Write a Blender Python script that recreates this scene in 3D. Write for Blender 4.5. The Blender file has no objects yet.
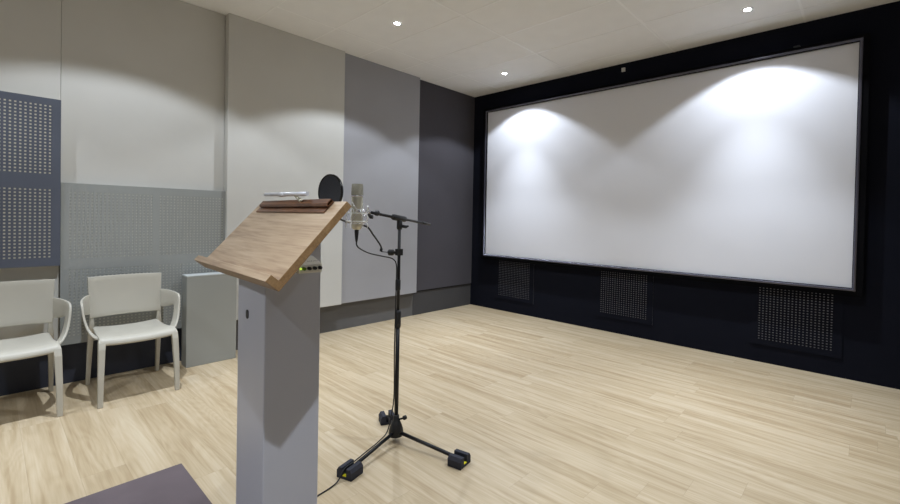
import bpy, bmesh, math, random
from mathutils import Vector, Matrix
random.seed(7)
scene = bpy.context.scene
COL = scene.collection
PI = math.pi

# ------------------------------------------------------------------ materials
def new_mat(name, color, rough=0.6, metallic=0.0, spec=0.5, bump=0.0, bump_scale=200.0,
            var=0.0, var_scale=6.0, emit=None, emit_strength=0.0, coat=0.0):
    m = bpy.data.materials.new(name); m.use_nodes = True
    nt = m.node_tree; b = nt.nodes['Principled BSDF']
    b.inputs['Roughness'].default_value = rough
    b.inputs['Metallic'].default_value = metallic
    b.inputs['Specular IOR Level'].default_value = spec
    b.inputs['Coat Weight'].default_value = coat
    tc = nt.nodes.new('ShaderNodeTexCoord')
    c = (*color, 1)
    n = nt.nodes.new('ShaderNodeTexNoise'); n.inputs['Scale'].default_value = var_scale
    n.inputs['Detail'].default_value = 4
    nt.links.new(tc.outputs['Object'], n.inputs['Vector'])
    r = nt.nodes.new('ShaderNodeValToRGB')
    r.color_ramp.elements[0].position = 0.3; r.color_ramp.elements[1].position = 0.7
    r.color_ramp.elements[0].color = tuple([x*(1-var) for x in color]) + (1,)
    r.color_ramp.elements[1].color = tuple([min(1, x*(1+var)) for x in color]) + (1,)
    nt.links.new(n.outputs['Fac'], r.inputs['Fac'])
    nt.links.new(r.outputs['Color'], b.inputs['Base Color'])
    if bump:
        n2 = nt.nodes.new('ShaderNodeTexNoise'); n2.inputs['Scale'].default_value = bump_scale
        nt.links.new(tc.outputs['Object'], n2.inputs['Vector'])
        bp = nt.nodes.new('ShaderNodeBump'); bp.inputs['Strength'].default_value = bump
        bp.inputs['Distance'].default_value = 0.002
        nt.links.new(n2.outputs['Fac'], bp.inputs['Height'])
        nt.links.new(bp.outputs['Normal'], b.inputs['Normal'])
    if emit:
        b.inputs['Emission Color'].default_value = (*emit, 1)
        b.inputs['Emission Strength'].default_value = emit_strength
    return m

def srgb(r, g, b):
    f = lambda c: (c/255/12.92) if c/255 <= .04045 else ((c/255+.055)/1.055)**2.4
    return (f(r), f(g), f(b))

def wood_mat(name, c_dark, c_mid, c_light, grain_axis=0, scale=1.0, rough=0.45, stretch=9.0, waves=0.5):
    """flat sawn wood, grain running along grain_axis of object space"""
    m = bpy.data.materials.new(name); m.use_nodes = True
    nt = m.node_tree; b = nt.nodes['Principled BSDF']; b.inputs['Roughness'].default_value = rough
    L = nt.links
    tc = nt.nodes.new('ShaderNodeTexCoord')
    mp = nt.nodes.new('ShaderNodeMapping')
    s = [stretch*scale]*3; s[grain_axis] = scale
    mp.inputs['Scale'].default_value = s
    L.new(tc.outputs['Object'], mp.inputs['Vector'])
    n1 = nt.nodes.new('ShaderNodeTexNoise'); n1.inputs['Scale'].default_value = 1.6; n1.inputs['Detail'].default_value = 6
    n1.inputs['Distortion'].default_value = waves
    n2 = nt.nodes.new('ShaderNodeTexNoise'); n2.inputs['Scale'].default_value = 9; n2.inputs['Detail'].default_value = 5
    L.new(mp.outputs[0], n1.inputs['Vector']); L.new(mp.outputs[0], n2.inputs['Vector'])
    mix = nt.nodes.new('ShaderNodeMath'); mix.operation = 'MULTIPLY_ADD'
    mix.inputs[1].default_value = 0.35
    L.new(n2.outputs['Fac'], mix.inputs[0])
    mu = nt.nodes.new('ShaderNodeMath'); mu.operation = 'MULTIPLY'; mu.inputs[1].default_value = 0.65
    L.new(n1.outputs['Fac'], mu.inputs[0]); L.new(mu.outputs[0], mix.inputs[2])
    r = nt.nodes.new('ShaderNodeValToRGB'); e = r.color_ramp.elements
    e[0].position = .36; e[0].color = (*c_dark, 1); e[1].position = .62; e[1].color = (*c_light, 1)
    x = e.new(.48); x.color = (*c_mid, 1)
    L.new(mix.outputs[0], r.inputs['Fac']); L.new(r.outputs['Color'], b.inputs['Base Color'])
    return m

def floor_mat():
    m = bpy.data.materials.new('oak_plank_floor'); m.use_nodes = True
    nt = m.node_tree; b = nt.nodes['Principled BSDF']; L = nt.links
    N = lambda t: nt.nodes.new(t)
    def math_(op, a, c=None, d=None):
        n = N('ShaderNodeMath'); n.operation = op
        for i, v in enumerate((a, c, d)):
            if v is None: continue
            if isinstance(v, (int, float)): n.inputs[i].default_value = v
            else: L.new(v, n.inputs[i])
        return n.outputs[0]
    geo = N('ShaderNodeNewGeometry'); sep = N('ShaderNodeSeparateXYZ'); L.new(geo.outputs['Position'], sep.inputs[0])
    X, Y = sep.outputs['X'], sep.outputs['Y']
    PW, PL = 0.178, 1.22
    row = math_('FLOOR', math_('DIVIDE', math_('ADD', Y, 20.0), PW))
    wn = N('ShaderNodeTexWhiteNoise'); wn.noise_dimensions = '1D'; L.new(row, wn.inputs['W'])
    xs = math_('ADD', math_('DIVIDE', math_('ADD', X, 20.0), PL), math_('MULTIPLY', wn.outputs['Value'], 7.0))
    colid = math_('FLOOR', xs)
    cmb = N('ShaderNodeCombineXYZ'); L.new(row, cmb.inputs[0]); L.new(colid, cmb.inputs[1])
    wn2 = N('ShaderNodeTexWhiteNoise'); wn2.noise_dimensions = '2D'; L.new(cmb.outputs[0], wn2.inputs['Vector'])
    pid = wn2.outputs['Value']
    # printed three strips per board: each plank tone drifts across its width
    gx = math_('ADD', math_('MULTIPLY', X, 0.6), math_('MULTIPLY', pid, 37.0))
    gy = math_('MULTIPLY', Y, 14.0)
    gv = N('ShaderNodeCombineXYZ'); L.new(gx, gv.inputs[0]); L.new(gy, gv.inputs[1]); L.new(math_('MULTIPLY', pid, 91.0), gv.inputs[2])
    n1 = N('ShaderNodeTexNoise'); n1.inputs['Scale'].default_value = 1.3; n1.inputs['Detail'].default_value = 5; n1.inputs['Distortion'].default_value = 0.9
    n2 = N('ShaderNodeTexNoise'); n2.inputs['Scale'].default_value = 7; n2.inputs['Detail'].default_value = 4
    L.new(gv.outputs[0], n1.inputs['Vector']); L.new(gv.outputs[0], n2.inputs['Vector'])
    # cathedral rings: wave distorted
    gv2 = N('ShaderNodeCombineXYZ')
    L.new(math_('ADD', math_('MULTIPLY', X, 0.55), math_('MULTIPLY', pid, 17.0)), gv2.inputs[0])
    L.new(math_('MULTIPLY', Y, 4.0), gv2.inputs[1]); L.new(math_('MULTIPLY', pid, 31.0), gv2.inputs[2])
    n3 = N('ShaderNodeTexNoise'); n3.inputs['Scale'].default_value = 1.6; n3.inputs['Detail'].default_value = 1.5
    L.new(gv2.outputs[0], n3.inputs['Vector'])
    ring = math_('ABSOLUTE', math_('SUBTRACT', math_('FRACT', math_('MULTIPLY', n3.outputs['Fac'], 17.0)), 0.5))
    v = math_('ADD', math_('MULTIPLY', n1.outputs['Fac'], 0.62), math_('MULTIPLY', n2.outputs['Fac'], 0.20))
    v = math_('ADD', v, math_('MULTIPLY', ring, 0.10))
    v = math_('ADD', v, math_('MULTIPLY', math_('SUBTRACT', pid, 0.5), 0.06))
    r = N('ShaderNodeValToRGB'); e = r.color_ramp.elements
    e[0].position = .30; e[0].color = (*FLOOR_C[0], 1); e[1].position = .62; e[1].color = (*FLOOR_C[3], 1)
    x = e.new(.40); x.color = (*FLOOR_C[1], 1)
    x = e.new(.50); x.color = (*FLOOR_C[2], 1)
    L.new(v, r.inputs['Fac'])
    # joints
    fy = math_('FRACT', math_('DIVIDE', math_('ADD', Y, 20.0), PW)); fx = math_('FRACT', xs)
    jy = math_('LESS_THAN', math_('MINIMUM', fy, math_('SUBTRACT', 1.0, fy)), 0.004)
    jx = math_('LESS_THAN', math_('MINIMUM', fx, math_('SUBTRACT', 1.0, fx)), 0.0008)
    j = math_('MULTIPLY', math_('MAXIMUM', jy, jx), 0.35)
    mx = N('ShaderNodeMix'); mx.data_type = 'RGBA'
    L.new(j, mx.inputs[0]); L.new(r.outputs['Color'], mx.inputs[6]); mx.inputs[7].default_value = (0.2, 0.14, 0.08, 1)
    L.new(mx.outputs[2], b.inputs['Base Color'])
    b.inputs['Roughness'].default_value = 0.42
    b.inputs['Specular IOR Level'].default_value = 0.4
    return m

FLOOR_C = [srgb(163,143,113), srgb(177,159,129), srgb(188,171,143), srgb(198,184,158)]

M = {}
M['floor'] = floor_mat()
M['ceiling'] = new_mat('white_ceiling_tile', srgb(234,233,231), rough=.9, spec=.2, bump=.15, bump_scale=120, var=.015)
M['grid'] = new_mat('white_painted_ceiling_grid', srgb(240,239,237), rough=.3, spec=.5)
M['gridgap'] = new_mat('shadow_gap_edge', srgb(120,118,112), rough=.8)
M['plaster'] = new_mat('mid_grey_plaster', srgb(150,149,149), rough=.8, spec=.2, var=.02)
M['white_fabric'] = new_mat('off_white_stretched_fabric', srgb(198,197,192), rough=.95, spec=.1, bump=.25, bump_scale=400, var=.02, var_scale=3)
M['grey_fabric'] = new_mat('mid_grey_stretched_fabric', srgb(158,158,162), rough=.95, spec=.1, bump=.25, bump_scale=400, var=.02, var_scale=3)
M['char_fabric'] = new_mat('charcoal_stretched_fabric', srgb(77,75,80), rough=.95, spec=.1, bump=.25, bump_scale=400, var=.03, var_scale=3)
M['black_wall'] = new_mat('black_blue_fabric_wall', srgb(18,20,30), rough=.95, spec=.12, bump=.2, bump_scale=300, var=.05)
M['velvet'] = new_mat('black_velvet_frame', srgb(9,9,12), rough=.95, spec=.08)
M['bevel'] = new_mat('black_satin_aluminium', srgb(88,88,102), rough=.24, spec=.8, metallic=.5)
M['black_gloss'] = new_mat('black_gloss_plastic', srgb(16,16,18), rough=.25)
M['screen'] = new_mat('white_screen_fabric', srgb(216,217,223), rough=.85, spec=.15)
M['perf_grey'] = new_mat('light_grey_perforated_board', srgb(146,149,147), rough=.6, spec=.3)
M['perf_blue'] = new_mat('slate_blue_perforated_board', srgb(84,89,101), rough=.6, spec=.3)
M['perf_black'] = new_mat('black_perforated_board', srgb(15,17,26), rough=.7, spec=.15)
M['back_beige'] = new_mat('beige_fleece_backing', srgb(215,210,188), rough=.9)
M['back_grey'] = new_mat('silver_grey_fleece_backing', srgb(112,113,118), rough=.9)
M['back_lgrey'] = new_mat('pale_grey_fleece_backing', srgb(184,185,179), rough=.9)
M['plinth_navy'] = new_mat('dark_navy_plinth', srgb(54,57,68), rough=.6, spec=.3)
M['plinth_grey'] = new_mat('grey_plinth', srgb(98,97,97), rough=.6, spec=.3)
M['plinth_char'] = new_mat('charcoal_plinth', srgb(72,71,72), rough=.7, spec=.2)
M['gap'] = new_mat('dark_gap', srgb(15,14,14), rough=.9)
M['board_grey'] = new_mat('grey_painted_board', srgb(146,147,142), rough=.55, spec=.3, var=.01)
M['board_edge'] = new_mat('pale_grey_board_edge', srgb(185,190,190), rough=.5)
M['chair'] = new_mat('pale_taupe_plastic', srgb(180,176,164), rough=.42, spec=.4, var=.01)
M['column'] = new_mat('satin_grey_lacquer', srgb(176,177,185), rough=.38, spec=.5, var=.01)
M['oak'] = wood_mat('light_oak_veneer', srgb(132,107,84), srgb(166,142,115), srgb(184,162,135), 0, .9, .4, 17, .8)
M['oak_edge'] = wood_mat('oak_edge_band', srgb(124,95,62), srgb(139,109,73), srgb(153,123,86), 0, 1.5, .45, 14, .4)
M['walnut'] = wood_mat('dark_walnut_laminate', srgb(60,36,23), srgb(92,58,37), srgb(118,78,50), 0, 3, .3, 10, .5)
M['chrome'] = new_mat('brushed_chrome', srgb(215,215,220), rough=.25, metallic=1)
M['wire'] = new_mat('bright_plated_wire', srgb(225,225,220), rough=.35, metallic=.4)
M['silver'] = new_mat('silver_lacquered_tube', srgb(222,223,228), rough=.3, metallic=.25)
M['nickel'] = new_mat('satin_nickel', srgb(205,200,180), rough=.4, metallic=.85)
M['mesh_grille'] = new_mat('nickel_wire_mesh', srgb(150,147,132), rough=.5, metallic=.5, bump=1, bump_scale=900, var=.25, var_scale=500)
M['mesh_dark'] = new_mat('nickel_wire_mesh_side', srgb(112,108,88), rough=.5, metallic=.5, bump=1, bump_scale=900, var=.25, var_scale=500)
M['black_metal'] = new_mat('black_powder_coat', srgb(14,14,18), rough=.45, spec=.4)
M['black_plastic'] = new_mat('black_plastic', srgb(17,17,19), rough=.5)
M['rubber'] = new_mat('dark_grey_rubber', srgb(44,45,54), rough=.7, spec=.3, bump=.3, bump_scale=150)
M['cable'] = new_mat('black_cable_rubber', srgb(14,14,17), rough=.6)
M['yellow'] = new_mat('yellow_rubber', srgb(225,215,30), rough=.5)
M['pop_mesh'] = new_mat('black_nylon_mesh', srgb(50,52,58), rough=.8, bump=.6, bump_scale=600, var=.2, var_scale=300)
M['cream_metal'] = new_mat('off_white_metal_case', srgb(222,220,208), rough=.4)
M['ink'] = new_mat('dark_ink', srgb(60,60,60), rough=.6)
M['led'] = new_mat('lit_yellow_green_led', srgb(190,230,60), emit=(.6, .9, .1), emit_strength=.9)
M['led_knob'] = new_mat('green_knob', srgb(90,120,30), rough=.4)
M['mat'] = new_mat('dark_plum_carpet', srgb(98,88,91), rough=.9, spec=.25, bump=.4, bump_scale=500, var=.10, var_scale=3)
M['lamp_white'] = new_mat('lamp_face', (1, 1, 1), emit=(.92, .95, 1.0), emit_strength=60)
M['trim_white'] = new_mat('white_lamp_ring', srgb(225,225,225), rough=.4)
M['sensor'] = new_mat('grey_plastic_sensor', srgb(190,190,186), rough=.5)

# ------------------------------------------------------------------ mesh helpers
def BM(): return bmesh.new()

def box(bm, x0, x1, y0, y1, z0, z1, mi=0):
    vs = [bm.verts.new(p) for p in ((x0,y0,z0),(x1,y0,z0),(x1,y1,z0),(x0,y1,z0),(x0,y0,z1),(x1,y0,z1),(x1,y1,z1),(x0,y1,z1))]
    fs = []
    for f in ((0,3,2,1),(4,5,6,7),(0,1,5,4),(1,2,6,5),(2,3,7,6),(3,0,4,7)):
        g = bm.faces.new([vs[i] for i in f]); g.material_index = mi; fs.append(g)
    return vs

def hexa(bm, pts, mi=0):
    vs = [bm.verts.new(p) for p in pts]
    for f in ((0,3,2,1),(4,5,6,7),(0,1,5,4),(1,2,6,5),(2,3,7,6),(3,0,4,7)):
        g = bm.faces.new([vs[i] for i in f]); g.material_index = mi
    return vs

def frame_of(d):
    d = d.normalized(); a = Vector((0,0,1)) if abs(d.z) < .9 else Vector((1,0,0))
    x = d.cross(a).normalized(); return x, d.cross(x).normalized()

def tube(bm, pts, rad, n=10, cap=True, mi=0, flat=None):
    pts = [Vector(p) for p in pts]
    rads = rad if isinstance(rad, (list, tuple)) else [rad]*len(pts)
    rings = []; prev = None
    for i, p in enumerate(pts):
        d = (pts[min(i+1, len(pts)-1)] - pts[max(i-1, 0)])
        if prev is None: x, y = frame_of(d)
        else:
            dn = d.normalized(); x = (prev - dn*prev.dot(dn)).normalized(); y = dn.cross(x)
        prev = x
        rings.append([bm.verts.new(p + (x*math.cos(2*PI*k/n) + y*math.sin(2*PI*k/n))*rads[i]) for k in range(n)])
    for a, b in zip(rings, rings[1:]):
        for k in range(n):
            f = bm.faces.new((a[k], a[(k+1) % n], b[(k+1) % n], b[k])); f.smooth = True; f.material_index = mi
    if cap:
        for r in (rings[0][::-1], rings[-1]):
            f = bm.faces.new(r); f.material_index = mi

def smooth_path(pts, sub=8):
    pts = [Vector(p) for p in pts]; out = []
    for i in range(len(pts)-1):
        p0 = pts[max(i-1,0)]; p1 = pts[i]; p2 = pts[i+1]; p3 = pts[min(i+2,len(pts)-1)]
        for k in range(sub):
            t = k/sub
            out.append(0.5*((2*p1) + (p2-p0)*t + (2*p0-5*p1+4*p2-p3)*t*t + (3*p1-p0-3*p2+p3)*t**3))
    out.append(pts[-1]); return out

def lathe(bm, prof, center=(0,0,0), n=24, axis='Z', mi=0, cap=True):
    c = Vector(center); rings = []
    for r, h in prof:
        ring = []
        for k in range(n):
            a = 2*PI*k/n
            if axis == 'Z': v = Vector((r*math.cos(a), r*math.sin(a), h))
            elif axis == 'X': v = Vector((h, r*math.cos(a), r*math.sin(a)))
            else: v = Vector((r*math.cos(a), h, r*math.sin(a)))
            ring.append(bm.verts.new(c+v))
        rings.append(ring)
    for a, b in zip(rings, rings[1:]):
        for k in range(n):
            f = bm.faces.new((a[k], a[(k+1) % n], b[(k+1) % n], b[k])); f.smooth = True; f.material_index = mi
    if cap:
        for r in (rings[0], rings[-1]):
            try: f = bm.faces.new(r); f.material_index = mi
            except ValueError: pass

def obj(name, bm, mats, parent=None, bevel=0.0, seg=2, solid=0.0, subsurf=0, smooth=False, world=True, solid_off=0.0):
    bmesh.ops.recalc_face_normals(bm, faces=bm.faces[:])
    if parent is not None and world:
        root = parent
        off = Vector((0,0,0))
        while root is not None:
            off += Vector(root.location); root = root.parent
        bmesh.ops.translate(bm, verts=bm.verts[:], vec=-off)
    me = bpy.data.meshes.new(name); bm.to_mesh(me); bm.free()
    if not isinstance(mats, (list, tuple)): mats = [mats]
    for m in mats: me.materials.append(m)
    o = bpy.data.objects.new(name, me); COL.objects.link(o)
    if parent is not None: o.parent = parent
    if smooth:
        for p in me.polygons: p.use_smooth = True
    if solid:
        s = o.modifiers.new('solid', 'SOLIDIFY'); s.thickness = solid; s.offset = solid_off
    if bevel:
        b = o.modifiers.new('bevel', 'BEVEL'); b.width = bevel; b.segments = seg; b.limit_method = 'ANGLE'; b.angle_limit = math.radians(40)
    if subsurf:
        s = o.modifiers.new('sub', 'SUBSURF'); s.levels = subsurf; s.render_levels = subsurf
    return o

def tag(o, label, cat, group=None):
    o['label'] = label; o['category'] = cat
    if group: o['group'] = group
    return o

def thing(name, label, cat, loc=(0,0,0), group=None):
    o = bpy.data.objects.new(name, None); COL.objects.link(o); o.location = loc
    o.empty_display_size = .1
    return tag(o, label, cat, group)

def struct(name, bm, mats, **k):
    o = obj(name, bm, mats, **k); o['kind'] = 'structure'; return o

def child_empty(name, parent, loc):
    o = bpy.data.objects.new(name, None); COL.objects.link(o); o.parent = parent; o.location = loc; return o

# ------------------------------------------------------------------ room
H = 3.2975
RX, RY = 6.3, -7.6
b = BM(); box(b, -.2, RX+.1, RY-.1, .2, -.1, 0); struct('floor', b, M['floor'])
b = BM(); box(b, -.2, RX+.1, RY-.1, .2, H, H+.1); struct('ceiling', b, M['ceiling'])
b = BM(); box(b, -.2, 0, RY, .1, 0, H); struct('wall_left', b, M['gap'])
b = BM(); box(b, 0, RX, 0, .15, 0, H); struct('wall_front', b, M['black_wall'])
b = BM(); box(b, RX, RX+.1, RY, .1, 0, H); struct('wall_right', b, M['plaster'])
b = BM(); box(b, -.2, RX+.1, RY-.1, RY, 0, H); struct('wall_back', b, M['plaster'])

# plinth along the foot of the left wall
ZB = 0.330
b = BM()
box(b, -.002, .0005, RY, -3.50, 0, ZB+.01, 0)
box(b, -.002, .0005, -3.50, -1.1516, 0, ZB+.01, 1)
box(b, -.002, .006, -1.1516, 0, 0, ZB-.005, 2)
struct('baseboard_left', b, [M['plinth_navy'], M['plinth_grey'], M['plinth_char']])

# ceiling grid: slim bars a hair below the tiles
GX = [.61, 1.85, 3.12, 4.33, 5.56]
GY = [-.31-.595*k for k in range(12)]
b = BM()
for x in GX: box(b, x-.010, x+.010, RY, 0, H-.0022, H)
for y in GY: box(b, 0, RX, y-.007, y+.007, H-.002, H)
struct('trim_1', b, M['grid'])
# one tile not fully seated
b = BM(); box(b, .622, 1.836, -3.855, -3.290, H-.010, H-.003); struct('trim_2', b, M['ceiling'])

# ------------------------------------------------------------------ left wall panels
def wall_panel(label, y0, y1, z0, z1, x0, x1, mat):
    b = BM(); box(b, x0, x1, y0, y1, z0, z1)
    o = obj('acoustic_panel', b, mat, bevel=.004)
    return tag(o, label, 'wall panel', 'fabric acoustic panels along the left wall')
T = H-.001
wall_panel('off-white fabric wall panel behind the slate blue perforated board', -5.86, -4.643, ZB, T, .002, .050, M['white_fabric'])
wall_panel('recessed off-white fabric wall panel above the light grey perforated board', -4.641, -3.5165, ZB, T, .002, .035, M['white_fabric'])
wall_panel('proud off-white fabric wall panel behind the lectern, between recessed panel and grey panel', -3.5155, -2.3025, ZB, T, .002, .122, M['white_fabric'])
wall_panel('mid-grey fabric wall panel behind the microphone stand', -2.3015, -1.1525, ZB, T, .002, .080, M['grey_fabric'])
wall_panel('charcoal fabric wall panel in the corner beside the black screen wall', -1.1515, -.001, ZB+.008, T, .002, .022, M['char_fabric'])
wall_panel('off-white fabric wall panel further back along the left wall, beside the row of chairs', RY+.01, -5.862, ZB, T, .002, .080, M['white_fabric'])

# perforated boards: real square holes over a pale backing
def perf_mesh(bm, us, vs, fields, hole, to3d, depth):
    """us, vs: extents; fields: list of (u0, nu, pu, v0, nv, pv) first hole centre, count, pitch"""
    U = {us[0], us[1]}; V = {vs[0], vs[1]}; holes = set()
    hu, hv = hole
    cells = []
    for (u0, nu, pu, v0, nv, pv) in fields:
        for i in range(nu):
            for k in range(nv):
                cu = u0+i*pu; cv = v0+k*pv
                a = (round(cu-hu, 5), round(cu+hu, 5), round(cv-hv, 5), round(cv+hv, 5))
                U.update(a[:2]); V.update(a[2:]); holes.add((a[0], a[2])); cells.append(a)
    U = sorted(U); V = sorted(V)
    grid = {}
    def vert(i, j, d):
        if (i, j, d) not in grid: grid[(i, j, d)] = bm.verts.new(to3d(U[i], V[j], d))
        return grid[(i, j, d)]
    ishole = lambda i, j: (U[i], V[j]) in holes
    for i in range(len(U)-1):
        for j in range(len(V)-1):
            if ishole(i, j):
                q = [(i,j),(i+1,j),(i+1,j+1),(i,j+1)]
                for a in range(4):
                    c, d = q[a], q[(a+1) % 4]
                    bm.faces.new((vert(*c,0), vert(*d,0), vert(*d,depth), vert(*c,depth)))
            else:
                bm.faces.new((vert(i,j,0), vert(i+1,j,0), vert(i+1,j+1,0), vert(i,j+1,0)))
    n, m_ = len(U)-1, len(V)-1
    c = [(0,0),(n,0),(n,m_),(0,m_)]
    # outer edges
    def side(a, b_):
        pa = [bm.verts.new(to3d(U[a[0]], V[a[1]], t)) for t in (0, depth)]
        pb = [bm.verts.new(to3d(U[b_[0]], V[b_[1]], t)) for t in (0, depth)]
        bm.faces.new((pa[0], pb[0], pb[1], pa[1]))
    for k in range(4): side(c[k], c[(k+1) % 4])

def left_board(label, y0, y1, z0, z1, xf, xb, fields, mat, back, hole=(.0058,.0058)):
    t = thing('perforated_panel', label, 'perforated panel', (xb, (y0+y1)/2, z0))
    b = BM()
    perf_mesh(b, (y0, y1), (z0, z1), fields, hole, lambda u, v, d: (xf-d, u, v), .003)
    bo = b
    # solid body behind the face sheet comes as the backing
    me = obj('board', bo, mat, t)
    b = BM(); box(b, xb+.001, xf-.003, y0+.001, y1-.001, z0+.001, z1-.001); obj('backing', b, [back], t)
    return t
P = .025
yl = -4.587; yr = -4.020
left_board('light grey perforated board low on the wall behind the chairs', -4.640, -3.5168, .326, 1.590, .084, .0355,
           [(yl, 21, .0252, 1.005, 21, .0255), (yr, 20, .0252, 1.005, 21, .0255),
            (yl, 21, .0252, .395, 21, .0255), (yr, 20, .0252, .395, 21, .0255)], M['perf_grey'], M['back_lgrey'])
left_board('slate blue perforated board high on the wall at the left edge of the photo', -5.270, -4.6425, .950, 2.218, .100, .0515,
           [(-5.205, 21, .0252, 1.022, 21, .0252), (-5.205, 21, .0252, 1.655, 21, .0252)], M['perf_blue'], M['back_beige'], (.0056,.0056))

# plain grey box casing standing on the floor against the perforated board
t = thing('box_casing', 'plain grey box standing on the floor against the wall, between the chair and the lectern', 'box', (.175, -3.67, 0))
b = BM(); box(b, .120, .262, -3.866, -3.468, .001, .806); obj('body', b, M['board_grey'], t, bevel=.002)
b = BM(); box(b, .1185, .2635, -3.8675, -3.4665, .8065, .818); o = obj('lid', b, M['board_edge'], t, bevel=.002); o['label'] = 'paler grey lid'

# ------------------------------------------------------------------ screen wall
SX0, SX1, SZ0, SZ1 = .365, 4.732, .831, 2.992
FY = -.083; FW = .075
t = thing('projection_screen', 'large white projection screen in a black frame on the black wall', 'projection screen', ((SX0+SX1)/2, 0, SZ0))
b = BM()
ox0, ox1, oz0, oz1 = SX0-FW, SX1+FW, SZ0-FW, SZ1+.055
BV = .028   # bevel width
def ring(bm, r1, y1, r2, y2, mi):
    a = [bm.verts.new(p) for p in ((r1[0],y1,r1[2]),(r1[1],y1,r1[2]),(r1[1],y1,r1[3]),(r1[0],y1,r1[3]))]
    c = [bm.verts.new(p) for p in ((r2[0],y2,r2[2]),(r2[1],y2,r2[2]),(r2[1],y2,r2[3]),(r2[0],y2,r2[3]))]
    for k in range(4):
        f = bm.faces.new((a[k], a[(k+1) % 4], c[(k+1) % 4], c[k])); f.material_index = mi
outer = (ox0, ox1, oz0, oz1); mid = (SX0-BV, SX1+BV, SZ0-BV, SZ1+BV); inner = (SX0, SX1, SZ0, SZ1)
ring(b, outer, -.001, outer, FY, 0); ring(b, outer, FY, mid, FY-.002, 0); 
prev_ = (mid, FY-.002)
for off, yy in ((.0275,-.007),(.023,-.0105),(.017,-.012),(.011,-.0105),(.0065,-.007),(.005,-.001)):
    cur_ = ((SX0-off, SX1+off, SZ0-off, SZ1+off), FY+yy); ring(b, prev_[0], prev_[1], cur_[0], cur_[1], 1); prev_ = cur_
ring(b, prev_[0], prev_[1], inner, FY+.004, 0); ring(b, inner, FY+.004, inner, FY+.032, 0)
ring(b, inner, FY+.032, outer, -.001, 0)
bmesh.ops.remove_doubles(b, verts=b.verts[:], dist=1e-5)
fr = obj('frame', b, [M['velvet'], M['bevel']], t)
for p in fr.data.polygons: p.use_smooth = p.material_index == 1
b = BM(); box(b, SX0-.01, SX1+.01, FY+.024, FY+.030, SZ0-.01, SZ1+.01); obj('screen_surface', b, M['screen'], t)

# small devices
b = BM(); box(b, 2.497, 2.540, -.022, 0, 3.195, 3.240); box(b, 2.505, 2.532, -.026, -.022, 3.203, 3.232)
tag(obj('sensor', b, M['sensor'], bevel=.003), 'tiny pale sensor box on the black wall above the screen', 'sensor')
b = BM(); box(b, 4.250, 4.300, FY+.005, FY+.045, oz1+.0005, oz1+.020)
tag(obj('frame_clip', b, M['black_plastic'], bevel=.003), 'small black clip on top of the screen frame towards its right end', 'clip')

def grille(label, x0, ncol, px_):
    z0f, nrow, pz = .238, 21, .0253
    xa, xb_ = x0-.082, x0+(ncol-1)*px_+.082
    t = thing('speaker_grille', label, 'speaker grille', ((xa+xb_)/2, 0, .175), 'perforated speaker grilles below the screen')
    b = BM(); perf_mesh(b, (xa, xb_), (.175, .752+.06), [(x0, ncol, px_, z0f, nrow, pz)], (.0066, .0048), lambda u, v, d: (u, -.008+d, v), .002)
    obj('face_board', b, M['black_wall'], t)
    b = BM(); box(b, xa+.001, xb_-.001, -.006, -.0005, .176, .811); obj('backing', b, M['back_grey'], t)
grille('black speaker grille of grey dots on the wall below the left end of the screen', .607, 20, .0292)
grille('speaker grille of pale dots below the middle of the screen', 2.292, 20, .0302)
grille('black speaker grille of grey dots on the wall below the right end of the screen', 4.022, 20, .0302)

# ------------------------------------------------------------------ downlights
LIGHTS = [(1.13, -.60), (3.96, -.61), (1.22, -2.38), (4.10, -2.40), (1.20, -4.35), (4.45, -4.88), (1.20, -6.20), (4.10, -6.40)]
LAB = ['recessed ceiling downlight nearest the left end of the screen, lit white', 'recessed ceiling downlight in front of the right half of the screen, lit white',
       'recessed ceiling downlight in front of the white fabric panel, lit white', None, None, None, None, None]
SPOT_W = 165; SPILL_W = 1.5
for i, (x, y) in enumerate(LIGHTS):
    lab = LAB[i] or ['ceiling downlight over the open floor to the right of the microphone stand', 'ceiling downlight above the two chairs', 'ceiling downlight above the lectern', 'ceiling downlight at the back of the room near the left wall', 'ceiling downlight at the back of the room, middle'][i-3]
    t = thing('downlight', lab, 'ceiling light', (x, y, H), 'recessed ceiling downlights')
    b = BM(); lathe(b, [(.030, H-.0025), (.030, H-.006), (.043, H-.006), (.046, H-.001), (.030, H-.0025)], (x, y, 0), cap=False); obj('ring', b, M['trim_white'], t)
    b = BM(); lathe(b, [(.0295, H-.0015), (.0295, H-.004)], (x, y, 0)); obj('lamp_face', b, M['lamp_white'], t)
    for nm, w, ang, bl, rr in (('downlight_flood', 84, 117, .20, .014), ('downlight_field', 8, 98, 1.0, .014), ('downlight_beam', 215, 68, 1.0, .014), ('downlight_spill', 1.6, 172, .5, .04)):
        ld = bpy.data.lights.new(nm, 'SPOT'); ld.energy = w; ld.spot_size = math.radians(ang); ld.spot_blend = bl
        ld.shadow_soft_size = rr; ld.color = (.825, .90, 1.0)
        lo = bpy.data.objects.new(nm, ld); COL.objects.link(lo); lo.location = (0, 0, -.012); lo.parent = t

# ------------------------------------------------------------------ chairs
def sheet(bm, rows):
    g = [[bm.verts.new(p) for p in r] for r in rows]
    for a, c in zip(g, g[1:]):
        for k in range(len(a)-1):
            f = bm.faces.new((a[k], a[k+1], c[k+1], c[k])); f.smooth = True

def lerp(a, b_, t): return a+(b_-a)*t

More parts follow.
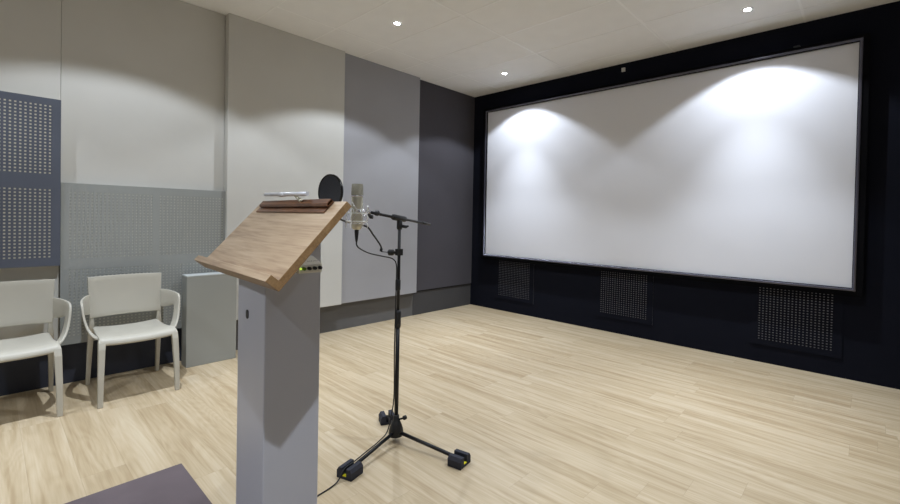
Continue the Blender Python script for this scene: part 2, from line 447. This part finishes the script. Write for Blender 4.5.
def make_chair(label):
    t = thing('armchair', label, 'chair', (0,0,0), 'pale plastic chairs against the left wall')
    # seat: front is +x
    prof = [(-.235,.468),(-.20,.462),(-.10,.455),(0,.455),(.10,.462),(.18,.472),(.235,.474),(.262,.466),(.276,.448),(.280,.425)]
    rows = []
    for x, z in prof:
        w = lerp(.205, .228, (x+.235)/.51)
        rows.append([(x - .014*(1-(2*k/10-1)**2)*0, lerp(-w, w, k/10), z - .016*(1-abs(2*k/10-1)**2.2)*(1 if x < .25 else .8)) for k in range(11)])
    b = BM(); sheet(b, rows); obj('seat', b, M['chair'], t, solid=.016, subsurf=1, smooth=True, solid_off=0)
    # backrest
    rows = []
    for j in range(9):
        s = j/8; z = lerp(.542, .858, s); xx = lerp(-.196, -.238, s) - .006*math.sin(PI*s)
        w = lerp(.222, .232, s)
        rows.append([(xx - .022*(1-(2*k/10-1)**2), lerp(-w, w, k/10), z + .004*(1-(2*k/10-1)**2)) for k in range(11)])
    b = BM(); sheet(b, rows); obj('backrest', b, M['chair'], t, solid=.014, bevel=.003, smooth=False)
    for s in (-1, 1):
        # rear leg runs up past the seat to carry the backrest
        b = BM()
        secs = [(-.300, .220, 0, .014, .012), (-.256, .216, .25, .017, .015), (-.222, .211, .45, .020, .017), (-.212, .209, .50, .016, .013), (-.208, .208, .56, .012, .010), (-.220, .211, .64, .008, .008)]
        rr = []
        for (x, y, z, hx, hy) in secs:
            rr.append([b.verts.new((x+i*hx, s*y+j*hy, z)) for i, j in ((-1,-1),(1,-1),(1,1),(-1,1))])
        for a, c in zip(rr, rr[1:]):
            for k in range(4): b.faces.new((a[k], a[(k+1) % 4], c[(k+1) % 4], c[k]))
        b.faces.new(rr[0][::-1]); b.faces.new(rr[-1])
        obj('leg', b, M['chair'], t, bevel=.004)
        b = BM()
        secs = [(.312, .222, 0, .015, .014), (.300, .219, .2, .018, .0165), (.275, .213, .40, .022, .019), (.262, .210, .445, .020, .020), (.250, .207, .466, .015, .018)]
        rr = []
        for (x, y, z, hx, hy) in secs:
            rr.append([b.verts.new((x+i*hx, s*y+j*hy, z)) for i, j in ((-1,-1),(1,-1),(1,1),(-1,1))])
        for a, c in zip(rr, rr[1:]):
            for k in range(4): b.faces.new((a[k], a[(k+1) % 4], c[(k+1) % 4], c[k]))
        b.faces.new(rr[0][::-1]); b.faces.new(rr[-1])
        obj('leg', b, M['chair'], t, bevel=.004)
        # armrest: one band that leaves the backrest edge, sweeps forward and drops to the seat side
        top = smooth_path([(-.226, s*.226, .722), (-.16, s*.252, .722), (-.08, s*.276, .716), (-.005, s*.289, .708), (.046, s*.292, .694), (.070, s*.290, .655), (.092, s*.283, .590), (.130, s*.266, .518), (.180, s*.240, .472), (.215, s*.215, .458)], 5)
        bot = smooth_path([(-.208, s*.222, .574), (-.15, s*.246, .580), (-.095, s*.266, .594), (-.045, s*.275, .608), (-.024, s*.276, .606), (-.008, s*.274, .588), (.012, s*.266, .545), (.044, s*.250, .496), (.092, s*.226, .462), (.125, s*.205, .452)], 5)
        b = BM(); sheet(b, [[lerp(a, c, k/3) for k in range(4)] for a, c in zip(top, bot)])
        obj('armrest', b, M['chair'], t, solid=.013, bevel=.003, smooth=True)
    return t

def dup(root, label):
    r = root.copy(); COL.objects.link(r); r['label'] = label
    for ch in list(root.children):
        c = ch.copy(); COL.objects.link(c); c.parent = r
    return r
c1 = make_chair('pale taupe plastic armchair standing between the other chair and the leaning grey board')
c1.location = (.456, -4.270, 0)
c2 = dup(c1, 'pale taupe plastic armchair under the slate blue perforated board, left of the other chair')
c2.location = (.430, -4.910, 0)

# ------------------------------------------------------------------ lectern
LP = Vector((3.483, -4.556, 1.227)); PHI, TH, SL, BT, LH, LT = -.043, .854, .252, .019, .022, .020
ex = Vector((math.cos(PHI), math.sin(PHI), 0)); ey = Vector((-math.sin(PHI), math.cos(PHI), 0))
up_ = ey*math.cos(TH) + Vector((0,0,1))*math.sin(TH); nn = -ey*math.sin(TH) + Vector((0,0,1))*math.cos(TH)
W2 = .31
lec = thing('lectern', 'oak-topped reading lectern on a tall grey column', 'lectern', (3.56, -4.47, 0))
def lpt(u, s, n): return LP + ex*u + up_*s + nn*n
def slab(name, u0, u1, s0, s1, n0, n1, mat, parent, bevel=.001):
    """box in lectern-top coordinates, its mesh kept in those axes so the grain follows the board"""
    b = BM(); box(b, u0, u1, s0, s1, n0, n1)
    me_parent = parent
    bmesh.ops.recalc_face_normals(b, faces=b.faces[:])
    me = bpy.data.meshes.new(name); b.to_mesh(me); b.free()
    for m in (mat if isinstance(mat, list) else [mat]): me.materials.append(m)
    o = bpy.data.objects.new(name, me); COL.objects.link(o); o.parent = parent
    R3 = Matrix((ex, up_, nn)).transposed().to_4x4()
    off = Vector((0,0,0)); r = parent
    while r is not None: off += Vector(r.location); r = r.parent
    o.matrix_local = Matrix.Translation(LP-off) @ R3
    if bevel:
        bb = o.modifiers.new('bevel', 'BEVEL'); bb.width = bevel; bb.segments = 2
    return o
def edge_paint(o, normal_axis=2):
    """edge band material on the narrow faces"""
    for p in o.data.polygons:
        if abs(p.normal[normal_axis]) < .5: p.material_index = 1
o = slab('desk_board', -W2, W2, -.0005, SL, -BT, 0, [M['oak'], M['oak_edge']], lec); edge_paint(o)
o = slab('paper_ledge', -W2-.010, W2, -LT, -.0005, -BT, LH, [M['oak'], M['oak_edge']], lec)
for p in o.data.polygons:
    if p.normal[1] < -.5 or abs(p.normal[0]) > .5 or p.normal[2] < -.5: p.material_index = 1
# column with its top cut to the slope of the board
cx0, cx1, cy0, cy1 = 3.468, 3.653, -4.544, -4.395
def under(x, y):
    # z of the underside plane of the board at x, y
    p0 = LP - nn*(BT+.0005)
    return p0.z - (nn.x*(x-p0.x) + nn.y*(y-p0.y))/nn.z
b = BM()
hexa(b, [(cx0,cy0,.0082),(cx1,cy0,.0082),(cx1,cy1,.0082),(cx0,cy1,.0082)] + [(x, y, under(x, y)) for x, y in ((cx0,cy0),(cx1,cy0),(cx1,cy1),(cx0,cy1))])
obj('column', b, M['column'], lec, bevel=.003)
b = BM()
ox, oz = 3.5385, 1.104
vs = []
n = 20
for yy in (cy0-.0015, cy0+.004):
    vs.append([b.verts.new((ox+.0085*math.cos(2*PI*k/n), yy, oz+.0085*math.sin(2*PI*k/n)+(.004 if math.sin(2*PI*k/n) > 0 else -.004))) for k in range(n)])
for k in range(n): b.faces.new((vs[0][k], vs[0][(k+1) % n], vs[1][(k+1) % n], vs[1][k]))
b.faces.new(vs[0]); b.faces.new(vs[1])
h = obj('cable_hole', b, M['black_plastic'], lec); h['label'] = 'black oval cable hole'

# reading lamp clipped to the top edge of the lectern: walnut rail, chrome tube
lamp = thing('reading_lamp', 'walnut-coloured rail lamp with chrome tube on top edge of the lectern board', 'lamp', tuple(lpt(0, SL-.02, 0)))
U0, U1 = -.250, .248
slab('mounting_plate', U0-.012, U1-.004, SL-.043, SL-.001, .0005, .0035, M['walnut'], lamp, .0008)
# open channel: bottom, back and top strips with a forward turned lip
b = BM()
prof = [(SL-.045, .010), (SL-.045, .0125), (SL-.012, .0125), (SL-.012, .0285), (SL-.038, .0365), (SL-.048, .0265), (SL-.048, .010)]
inner_ = [(SL-.0455+.003, .0155), (SL-.015, .0155), (SL-.015, .0265), (SL-.0375, .0335), (SL-.045, .0260)]
outer_ = [(SL-.0235, .0048), (SL-.0255, .0090), (SL-.0195, .0140), (SL-.003, .0140), (SL-.003, .0040)]
inner_ = [(SL-.0215, .0065), (SL-.0230, .0092), (SL-.0185, .0120), (SL-.005, .0120), (SL-.005, .0060)]
for ra in [(U0, U1)]:
    A = [[b.verts.new((u, s, n_)) for s, n_ in outer_] for u in ra]
    B_ = [[b.verts.new((u, s, n_)) for s, n_ in inner_] for u in ra]
    for k in range(5):
        k2 = (k+1) % 5
        b.faces.new((A[0][k], A[0][k2], A[1][k2], A[1][k])); b.faces.new((B_[0][k2], B_[0][k], B_[1][k], B_[1][k2]))
        b.faces.new((A[1][k], A[1][k2], B_[1][k2], B_[1][k])); b.faces.new((A[0][k2], A[0][k], B_[0][k], B_[0][k2]))
bmesh.ops.recalc_face_normals(b, faces=b.faces[:])
me = bpy.data.meshes.new('rail'); b.to_mesh(me); b.free(); me.materials.append(M['walnut'])
o = bpy.data.objects.new('rail', me); COL.objects.link(o); o.parent = lamp
R3 = Matrix((ex, up_, nn)).transposed().to_4x4()
o.matrix_local = Matrix.Translation(LP-Vector(lamp.location)) @ R3
b = BM()
lz = 1.4415
xl0, xl1, ly = 3.272, 3.602, -4.405
tube(b, [(xl0, ly+.008, lz+.0035), (xl1, ly-.008, lz-.0015)], .0062, 16); lt_ = obj('lamp_tube', b, M['silver'], lamp)
b = BM(); tube(b, [(3.400, ly+.002, lz+.0005), (3.440, ly, lz)], .0078, 16); obj('collar', b, M['silver'], lt_)
b = BM(); tube(b, [(3.515, ly-.003, lz-.003), (3.550, -4.412, 1.424)], .0045, 10); tube(b, [(3.550, -4.412, 1.424), tuple(lpt(.075, SL-.010, .0135))], .0055, 10); obj('arm', b, M['nickel'], lamp)

# headphone amplifier screwed to the side of the column
amp = thing('headphone_amplifier', 'small off-white headphone amplifier with four knobs fixed to the lectern column', 'amplifier', (3.654, -4.43, 1.225))
ay0, ay1, ax0, ax1, az0, az1 = -4.482, -4.420, 3.6535, 3.708, 1.226, 1.249
b = BM(); hexa(b, [(ax0,ay0,az0),(ax1,ay0,az0),(ax1,ay1,az0),(ax0,ay1,az0),(ax0,ay0,az1+.018),(ax1-.002,ay0,az1),(ax1-.002,ay1,az1),(ax0,ay1,az1+.018)])
obj('case', b, M['cream_metal'], amp, bevel=.001)
for k in range(4):
    yy = -4.4715+k*.0145
    b = BM(); lathe(b, [(.0046, ax1-.001), (.0046, ax1+.007), (.0038, ax1+.009)], (0, yy, 1.2385), 16, 'X')
    kn = obj('knob', b, M['led_knob'] if k == 0 else M['black_plastic'], amp)
    if k == 0: kn['label'] = 'green-lit knob'
b = BM(); lathe(b, [(.0026, ax1-.001), (.0026, ax1+.002)], (0, -4.4790, 1.2385), 12, 'X'); o = obj('power_light', b, M['led'], amp)
b = BM()   # illegible printed marks on the sloping top
for k in range(6):
    y_ = -4.452+k*.005; x_ = 3.690
    zt = lambda x: az1 + .018*(ax1-.002-x)/(ax1-.002-ax0) + .0004
    hgt = .0022 if k % 2 else .0032
    v = [b.verts.new(p) for p in ((x_, y_, zt(x_)), (x_, y_+.0032, zt(x_)), (x_-hgt, y_+.0032, zt(x_-hgt)), (x_-hgt, y_, zt(x_-hgt)))]
    b.faces.new(v)
obj('printed_marks', b, M['ink'], amp)

# ------------------------------------------------------------------ floor mat under the reader
b = BM(); box(b, 1.998, 4.45, -6.0, -4.315, 0, .008)
tag(obj('floor_mat', b, M['mat'], bevel=.003), 'dark plum carpet mat on the floor at the foot of the lectern', 'mat')
# lectern stands partly behind the mat's edge: column goes to the floor through a cut-out free side

# ------------------------------------------------------------------ microphone stand
sx, sy = 2.650, -3.378
st = thing('microphone_stand', 'black tripod microphone stand with a boom arm in the middle of the floor', 'microphone stand', (sx, sy, 0))
b = BM(); tube(b, [(sx, sy, .07), (sx, sy, .76)], .0125, 16); tube(b, [(sx, sy, .76), (sx, sy, 1.352)], .0095, 16); pole = obj('pole', b, M['black_metal'], st)
b = BM(); lathe(b, [(.0165,.70),(.018,.71),(.018,.79),(.014,.81)], (sx, sy, 0), 16); obj('pole_clutch', b, M['black_plastic'], pole)
b = BM(); lathe(b, [(.028,.030),(.043,.038),(.045,.055),(.041,.080),(.032,.108),(.024,.125),(.018,.132),(.018,.160),(.0135,.165)], (sx, sy, 0), 20); hub = obj('hub', b, M['black_plastic'], st)
b = BM(); tube(b, [(sx+.012, sy+.010, .135), (sx+.040, sy+.030, .146)], [.006,.006], 8); lathe(b, [(.006,-.012),(.013,-.008),(.013,.008),(.006,.012)], (sx+.042, sy+.032, .148), 12, 'Y'); obj('knob', b, M['black_plastic'], hub)
feet = [(2.761, -3.754), (3.114, -3.291), (2.397, -3.262)]
for fx, fy in feet:
    d = Vector((fx-sx, fy-sy, 0)); L = d.length; d.normalize()
    a = Vector((sx, sy, .062)) + d*.035
    e = Vector((fx, fy, .030)) + d*.012
    b = BM(); tube(b, [a, e], .0105, 12); lg = obj('leg', b, M['black_metal'], st)
# boom
bc = Vector((sx-.002, sy-.002, 1.369))
b = BM(); lathe(b, [(.013,1.300),(.017,1.310),(.017,1.352),(.011,1.358)], (sx, sy, 0), 16); obj('boom_swivel', b, M['black_plastic'], st)
pa, pb = Vector((2.828, -3.700, 1.401)), Vector((2.430, -2.935, 1.328))
bd = (pb-pa).normalized()
# keep boom through the swivel
pm = pa + bd*((bc-pa).dot(bd))
shift = bc-pm; shift.z = 0; pa += shift; pb += shift; bc = pm+shift
b = BM(); tube(b, [pa, pb], .0082, 12); boom = obj('boom_arm', b, M['black_metal'], st)
b = BM(); tube(b, [bc-bd*.085, bc-bd*.075, bc+bd*.075, bc+bd*.085], [.011,.018,.018,.011], 12); bcl = obj('boom_clamp', b, M['black_plastic'], st)
b = BM(); tube(b, [pb-bd*.15, pb+bd*.002], .0095, 12); obj('end_grip', b, M['black_plastic'], boom)
b = BM(); tube(b, [pa+bd*.075+Vector((0,0,-.004)), pa+bd*.095+Vector((.0,0,.004)), pa+bd*.112], [.008,.017,.009], 12); obj('boom_collar', b, M['black_plastic'], boom)
b = BM(); tube(b, [bc+Vector((.0,.0,-.045)), bc+Vector((.030,.030,-.052)), bc+Vector((.042,.040,-.046))], [.010,.010,.005], 10); obj('wing_nut', b, M['black_plastic'], bcl)

# feet blocks
def foot_block(fx, fy, label):
    ang = math.atan2(fy-sy, fx-sx)
    t = thing('stand_weight', label, 'stand weight', (fx, fy, 0), 'rubber weights on the tripod feet'); t.rotation_euler = (0, 0, ang)
    def B(name, verts_fn, mat):
        b = BM(); verts_fn(b); return obj(name, b, mat, t, bevel=.002, world=False)
    LN, WD = .045, .050
    def body(b):
        for s in (-1, 1):
            # rail with its outer top edge cut away
            prof = [(s*.014, .004), (s*WD, .004), (s*WD, .040), (s*(WD-.012), .058), (s*.014, .058)]
            A = [b.verts.new((-LN, y, z)) for y, z in prof]; C = [b.verts.new((LN, y, z)) for y, z in prof]
            for k in range(5): b.faces.new((A[k], A[(k+1) % 5], C[(k+1) % 5], C[k]))
            b.faces.new(A); b.faces.new(C)
        box(b, -LN, LN, -WD, WD, 0, .014)
    B('block', body, M['rubber'])
    B('insert', lambda b: box(b, LN-.022, LN-.001, -.0135, .0135, .0145, .0185), M['yellow'])
    return t
foot_block(*feet[0], 'black rubber weight with yellow insert on the stand foot nearest the lectern')
foot_block(*feet[1], 'black rubber weight with yellow insert on the stand foot pointing right into the room')
foot_block(*feet[2], 'black rubber weight with yellow insert on the stand foot hidden farthest behind the pole')

# ------------------------------------------------------------------ microphone
mc = Vector((2.857, -3.796, 0))
mic = thing('condenser_microphone', 'satin nickel large-diaphragm studio microphone held upright in a wire cradle', 'microphone', (mc.x, mc.y, 1.33))
b = BM(); lathe(b, [(.014,1.309),(.022,1.314),(.0255,1.326),(.0265,1.35),(.0275,1.474),(.0275,1.480)], (mc.x, mc.y, 0), 28); obj('body', b, M['nickel'], mic)
b = BM(); lathe(b, [(.0275,1.474),(.0292,1.476),(.0292,1.482),(.0275,1.484)], (mc.x, mc.y, 0), 28); obj('ring', b, M['chrome'], mic)
b = BM()
rings = []
hang = .75
for (z, rx, ry) in ((1.483,.0275,.0275),(1.505,.0275,.0245),(1.530,.0272,.0175),(1.541,.0268,.013)):
    rg = []
    for k in range(24):
        a = 2*PI*k/24; sgn = lambda v: math.copysign(abs(v)**.62, v)
        px_, py_ = rx*sgn(math.cos(a)), ry*sgn(math.sin(a))
        rg.append(b.verts.new((mc.x+px_*math.cos(hang)-py_*math.sin(hang), mc.y+px_*math.sin(hang)+py_*math.cos(hang), z)))
    rings.append(rg)
for a, c in zip(rings, rings[1:]):
    for k in range(24):
        f = b.faces.new((a[k], a[(k+1) % 24], c[(k+1) % 24], c[k]))
b.faces.new(rings[-1])
obj('head_grille', b, M['mesh_grille'], mic, bevel=.0006)

# shock mount: wire cradle
sm = thing('shock_mount', 'silver wire cradle around the lower half of the microphone', 'microphone mount', (mc.x, mc.y, 1.36))
def circ(r, z, n=28, ph=0): return [(mc.x+r*math.cos(2*PI*k/n+ph), mc.y+r*math.sin(2*PI*k/n+ph), z) for k in range(n+1)]
for nm, r, z, rt in (('outer_ring', .052, 1.392, .0024), ('outer_ring', .052, 1.352, .0024), ('inner_ring', .0315, 1.412, .0020), ('inner_ring', .0315, 1.340, .0020)):
    b = BM(); tube(b, circ(r, z), rt, 6, cap=False); obj(nm, b, M['wire'], sm)
for k in range(4):
    b = BM(); a = 2*PI*k/4+.5
    p = lambda r, z, da=0: (mc.x+r*math.cos(a+da), mc.y+r*math.sin(a+da), z)
    tube(b, smooth_path([p(.058,1.318), p(.060,1.335), p(.052,1.352), p(.060,1.372), p(.052,1.392), p(.058,1.415), p(.056,1.432)], 4), .0022, 6)
    obj('wire_frame', b, M['wire'], sm)
b = BM()
for k in range(8):
    a0 = 2*PI*k/8; a1 = 2*PI*(k+.5)/8
    q = lambda r, z, a: (mc.x+r*math.cos(a), mc.y+r*math.sin(a), z)
    tube(b, [q(.052,1.392,a0), q(.0315,1.412,a1)], .0016, 5); tube(b, [q(.0315,1.412,a1), q(.052,1.392,a0+2*PI/8)], .0016, 5)
    tube(b, [q(.052,1.352,a0), q(.0315,1.340,a1)], .0016, 5); tube(b, [q(.0315,1.340,a1), q(.052,1.352,a0+2*PI/8)], .0016, 5)
# crossing bands up the body
for s in (-1, 1):
    pts = []
    for k in range(13):
        a = -.2 + s*(k/12*2.6-1.3); pts.append((mc.x+.0300*math.cos(a+.0), mc.y+.0300*math.sin(a), 1.350+.10*k/12))
    tube(b, pts, .0016, 5)
obj('elastic_band', b, M['chrome'], sm)
dv = (Vector((pa.x, pa.y, 0))-Vector((mc.x, mc.y, 0))).normalized()
j0 = Vector((mc.x, mc.y, 1.375))+dv*.056
b = BM(); tube(b, smooth_path([j0, j0+dv*.018+Vector((0,0,.012)), Vector((pa.x, pa.y, pa.z))-bd*.002], 4), .0045, 8)
tube(b, [Vector((pa.x,pa.y,pa.z))-bd*.012, Vector((pa.x,pa.y,pa.z))+bd*.010], .0115, 12)
tube(b, [Vector((pa.x,pa.y,pa.z+.008)), Vector((pa.x,pa.y,pa.z+.034))], .0025, 6)
obj('swivel_joint', b, M['chrome'], sm)
b = BM(); kp = Vector((pa.x, pa.y, pa.z-.025)); tube(b, [kp-Vector((.0,.0,-.012)), kp+Vector((.010,.010,0)), kp+Vector((.018,.018,0))], [.006,.012,.012], 10); obj('thumb_screw', b, M['black_plastic'], sm)

# ------------------------------------------------------------------ pop filter on its gooseneck
pc = Vector((2.941, -3.985, 1.487)); RP = .080
pn = Vector((.17, -.985, 0)).normalized()
pop = thing('pop_filter', 'round black mesh pop filter on a gooseneck clamped to the microphone stand', 'pop filter', (pc.x, pc.y, pc.z-RP))
px_ax = Vector((pn.y, -pn.x, 0)) * -1
b = BM()
pts = [pc + px_ax*RP*math.cos(2*PI*k/48) + Vector((0,0,1))*RP*math.sin(2*PI*k/48) for k in range(49)]
# flat hoop 9 mm deep
for k in range(48):
    def o4(p):
        r = (p-pc).normalized(); return [p-r*.004-pn*.005, p+r*.002-pn*.005, p+r*.002+pn*.005, p-r*.004+pn*.005]
    A = [b.verts.new(v) for v in o4(pts[k])]; C_ = [b.verts.new(v) for v in o4(pts[k+1])]
    for i in range(4):
        f = b.faces.new((A[i], A[(i+1) % 4], C_[(i+1) % 4], C_[i])); f.smooth = True
bmesh.ops.remove_doubles(b, verts=b.verts[:], dist=1e-5)
hoop = obj('hoop', b, M['black_gloss'], pop)
b = BM()
for off in (-.003, .003):
    vs = [b.verts.new(pc + (p-pc)*.965 + pn*off) for p in pts[:-1]]
    b.faces.new(vs)
obj('mesh_screen', b, M['pop_mesh'], hoop)
cl = Vector((sx, sy, 1.160))
lR = Vector((-.762, -.647, 0))
g0 = cl + lR*.110
g = smooth_path([g0+Vector((0,0,.006)), g0+Vector((.006,-.008,.040)), (2.622,-3.545,1.272), (2.690,-3.625,1.316), (2.755,-3.719,1.334), (2.775,-3.800,1.347), (2.862,-3.890,1.362), (2.930,-3.964,1.388), (2.941,-3.986,pc.z-RP+.002)], 8)
b = BM(); tube(b, g, .0052, 10); gn = obj('gooseneck', b, M['cable'], pop)
b = BM(); tube(b, g[:6], .0085, 12); obj('gooseneck_socket', b, M['black_plastic'], gn)
b = BM(); box(b, sx-.017, sx+.017, sy-.017, sy+.017, 1.143, 1.183); tube(b, [cl+lR*.012, cl+lR*.034], .009, 10)
tube(b, [cl+lR*.030, cl+lR*.036, cl+lR*.062, cl+lR*.068], [.012,.019,.019,.012], 14); tube(b, [cl+lR*.065, cl+lR*.111+Vector((0,0,.004))], .0025, 8)
obj('clamp', b, M['black_plastic'], pop, bevel=.002)

# ------------------------------------------------------------------ microphone cable
b = BM()
m0 = Vector((mc.x, mc.y, 1.310))
tube(b, [m0, m0+Vector((0,0,-.012)), m0+Vector((0,0,-.045)), m0+Vector((0,0,-.062))], [.0095,.0105,.0075,.0045], 12)
path = [m0+Vector((0,0,-.060)), (2.845,-3.785,1.226), (2.795,-3.725,1.200), (2.725,-3.625,1.170), (2.672,-3.510,1.146), (2.650,-3.425,1.125), (2.650,-3.396,1.085),
        (2.650,-3.395,.98), (2.650,-3.397,.80), (2.650,-3.400,.55), (2.650,-3.397,.30), (2.652,-3.412,.190)]
d = Vector((feet[0][0]-sx, feet[0][1]-sy, 0)).normalized(); sd = Vector((d.y, -d.x, 0))
for q, z, s in ((.080,.092,.016), (.16,.068,.014), (.26,.060,.008), (.36,.052,.0), (.43,.050,.0), (.475,.010,-.002), (.53,.0045,.0)):
    pp = Vector((sx, sy, 0)) + d*q - sd*s*.0; path.append((pp.x - .006, pp.y, z))
path += [(2.830,-4.020,.0045), (2.98,-4.20,.0125), (3.25,-4.33,.0125), (3.56,-4.394,.0125)]
tube(b, smooth_path(path, 6), .0036, 8)
tag(obj('microphone_cable', b, M['cable']), 'black cable hanging from the microphone down the stand and across the floor', 'cable')
b = BM(); lathe(b, [(.0125,.93),(.0158,.935),(.0158,.99),(.0125,.995)], (sx, sy-.004, 0), 14)
tag(obj('cable_strap', b, M['black_plastic']), 'black strap wrapped round the stand pole holding the cable', 'strap')

# ------------------------------------------------------------------ camera
YAW, PIT, ROL = .7038, -.0137, .0203
f_px, cxp, cyp = 434.6753, 499.2021, 224.5382
fw = Vector((-math.sin(YAW)*math.cos(PIT), math.cos(YAW)*math.cos(PIT), math.sin(PIT)))
r0 = fw.cross(Vector((0,0,1))).normalized(); u0 = r0.cross(fw)
Rv = r0*math.cos(ROL)+u0*math.sin(ROL); Uv = -r0*math.sin(ROL)+u0*math.cos(ROL)
cd = bpy.data.cameras.new('camera'); cam = bpy.data.objects.new('camera', cd); COL.objects.link(cam)
mw = Matrix((Rv, Uv, -fw)).transposed().to_4x4(); mw.translation = Vector((4.83, -5.0067, 1.38))
cam.matrix_world = mw
cd.sensor_fit = 'HORIZONTAL'; cd.sensor_width = 36; cd.lens = f_px/900*36
cd.shift_x = (450-cxp)/900; cd.shift_y = (cyp-252)/900
cd.clip_start = .02
scene.camera = cam

# ------------------------------------------------------------------ world and view
w = bpy.data.worlds.new('world'); scene.world = w; w.use_nodes = True
w.node_tree.nodes['Background'].inputs['Color'].default_value = (.5, .5, .5, 1)
w.node_tree.nodes['Background'].inputs['Strength'].default_value = .3
vs_ = scene.view_settings
vs_.view_transform = 'Standard'; vs_.look = 'None'; vs_.exposure = 0.03; vs_.gamma = 1.0; vs_.use_curve_mapping = False
scene.cycles.max_bounces = 12; scene.cycles.diffuse_bounces = 8
scene.cycles.sample_clamp_indirect = 8
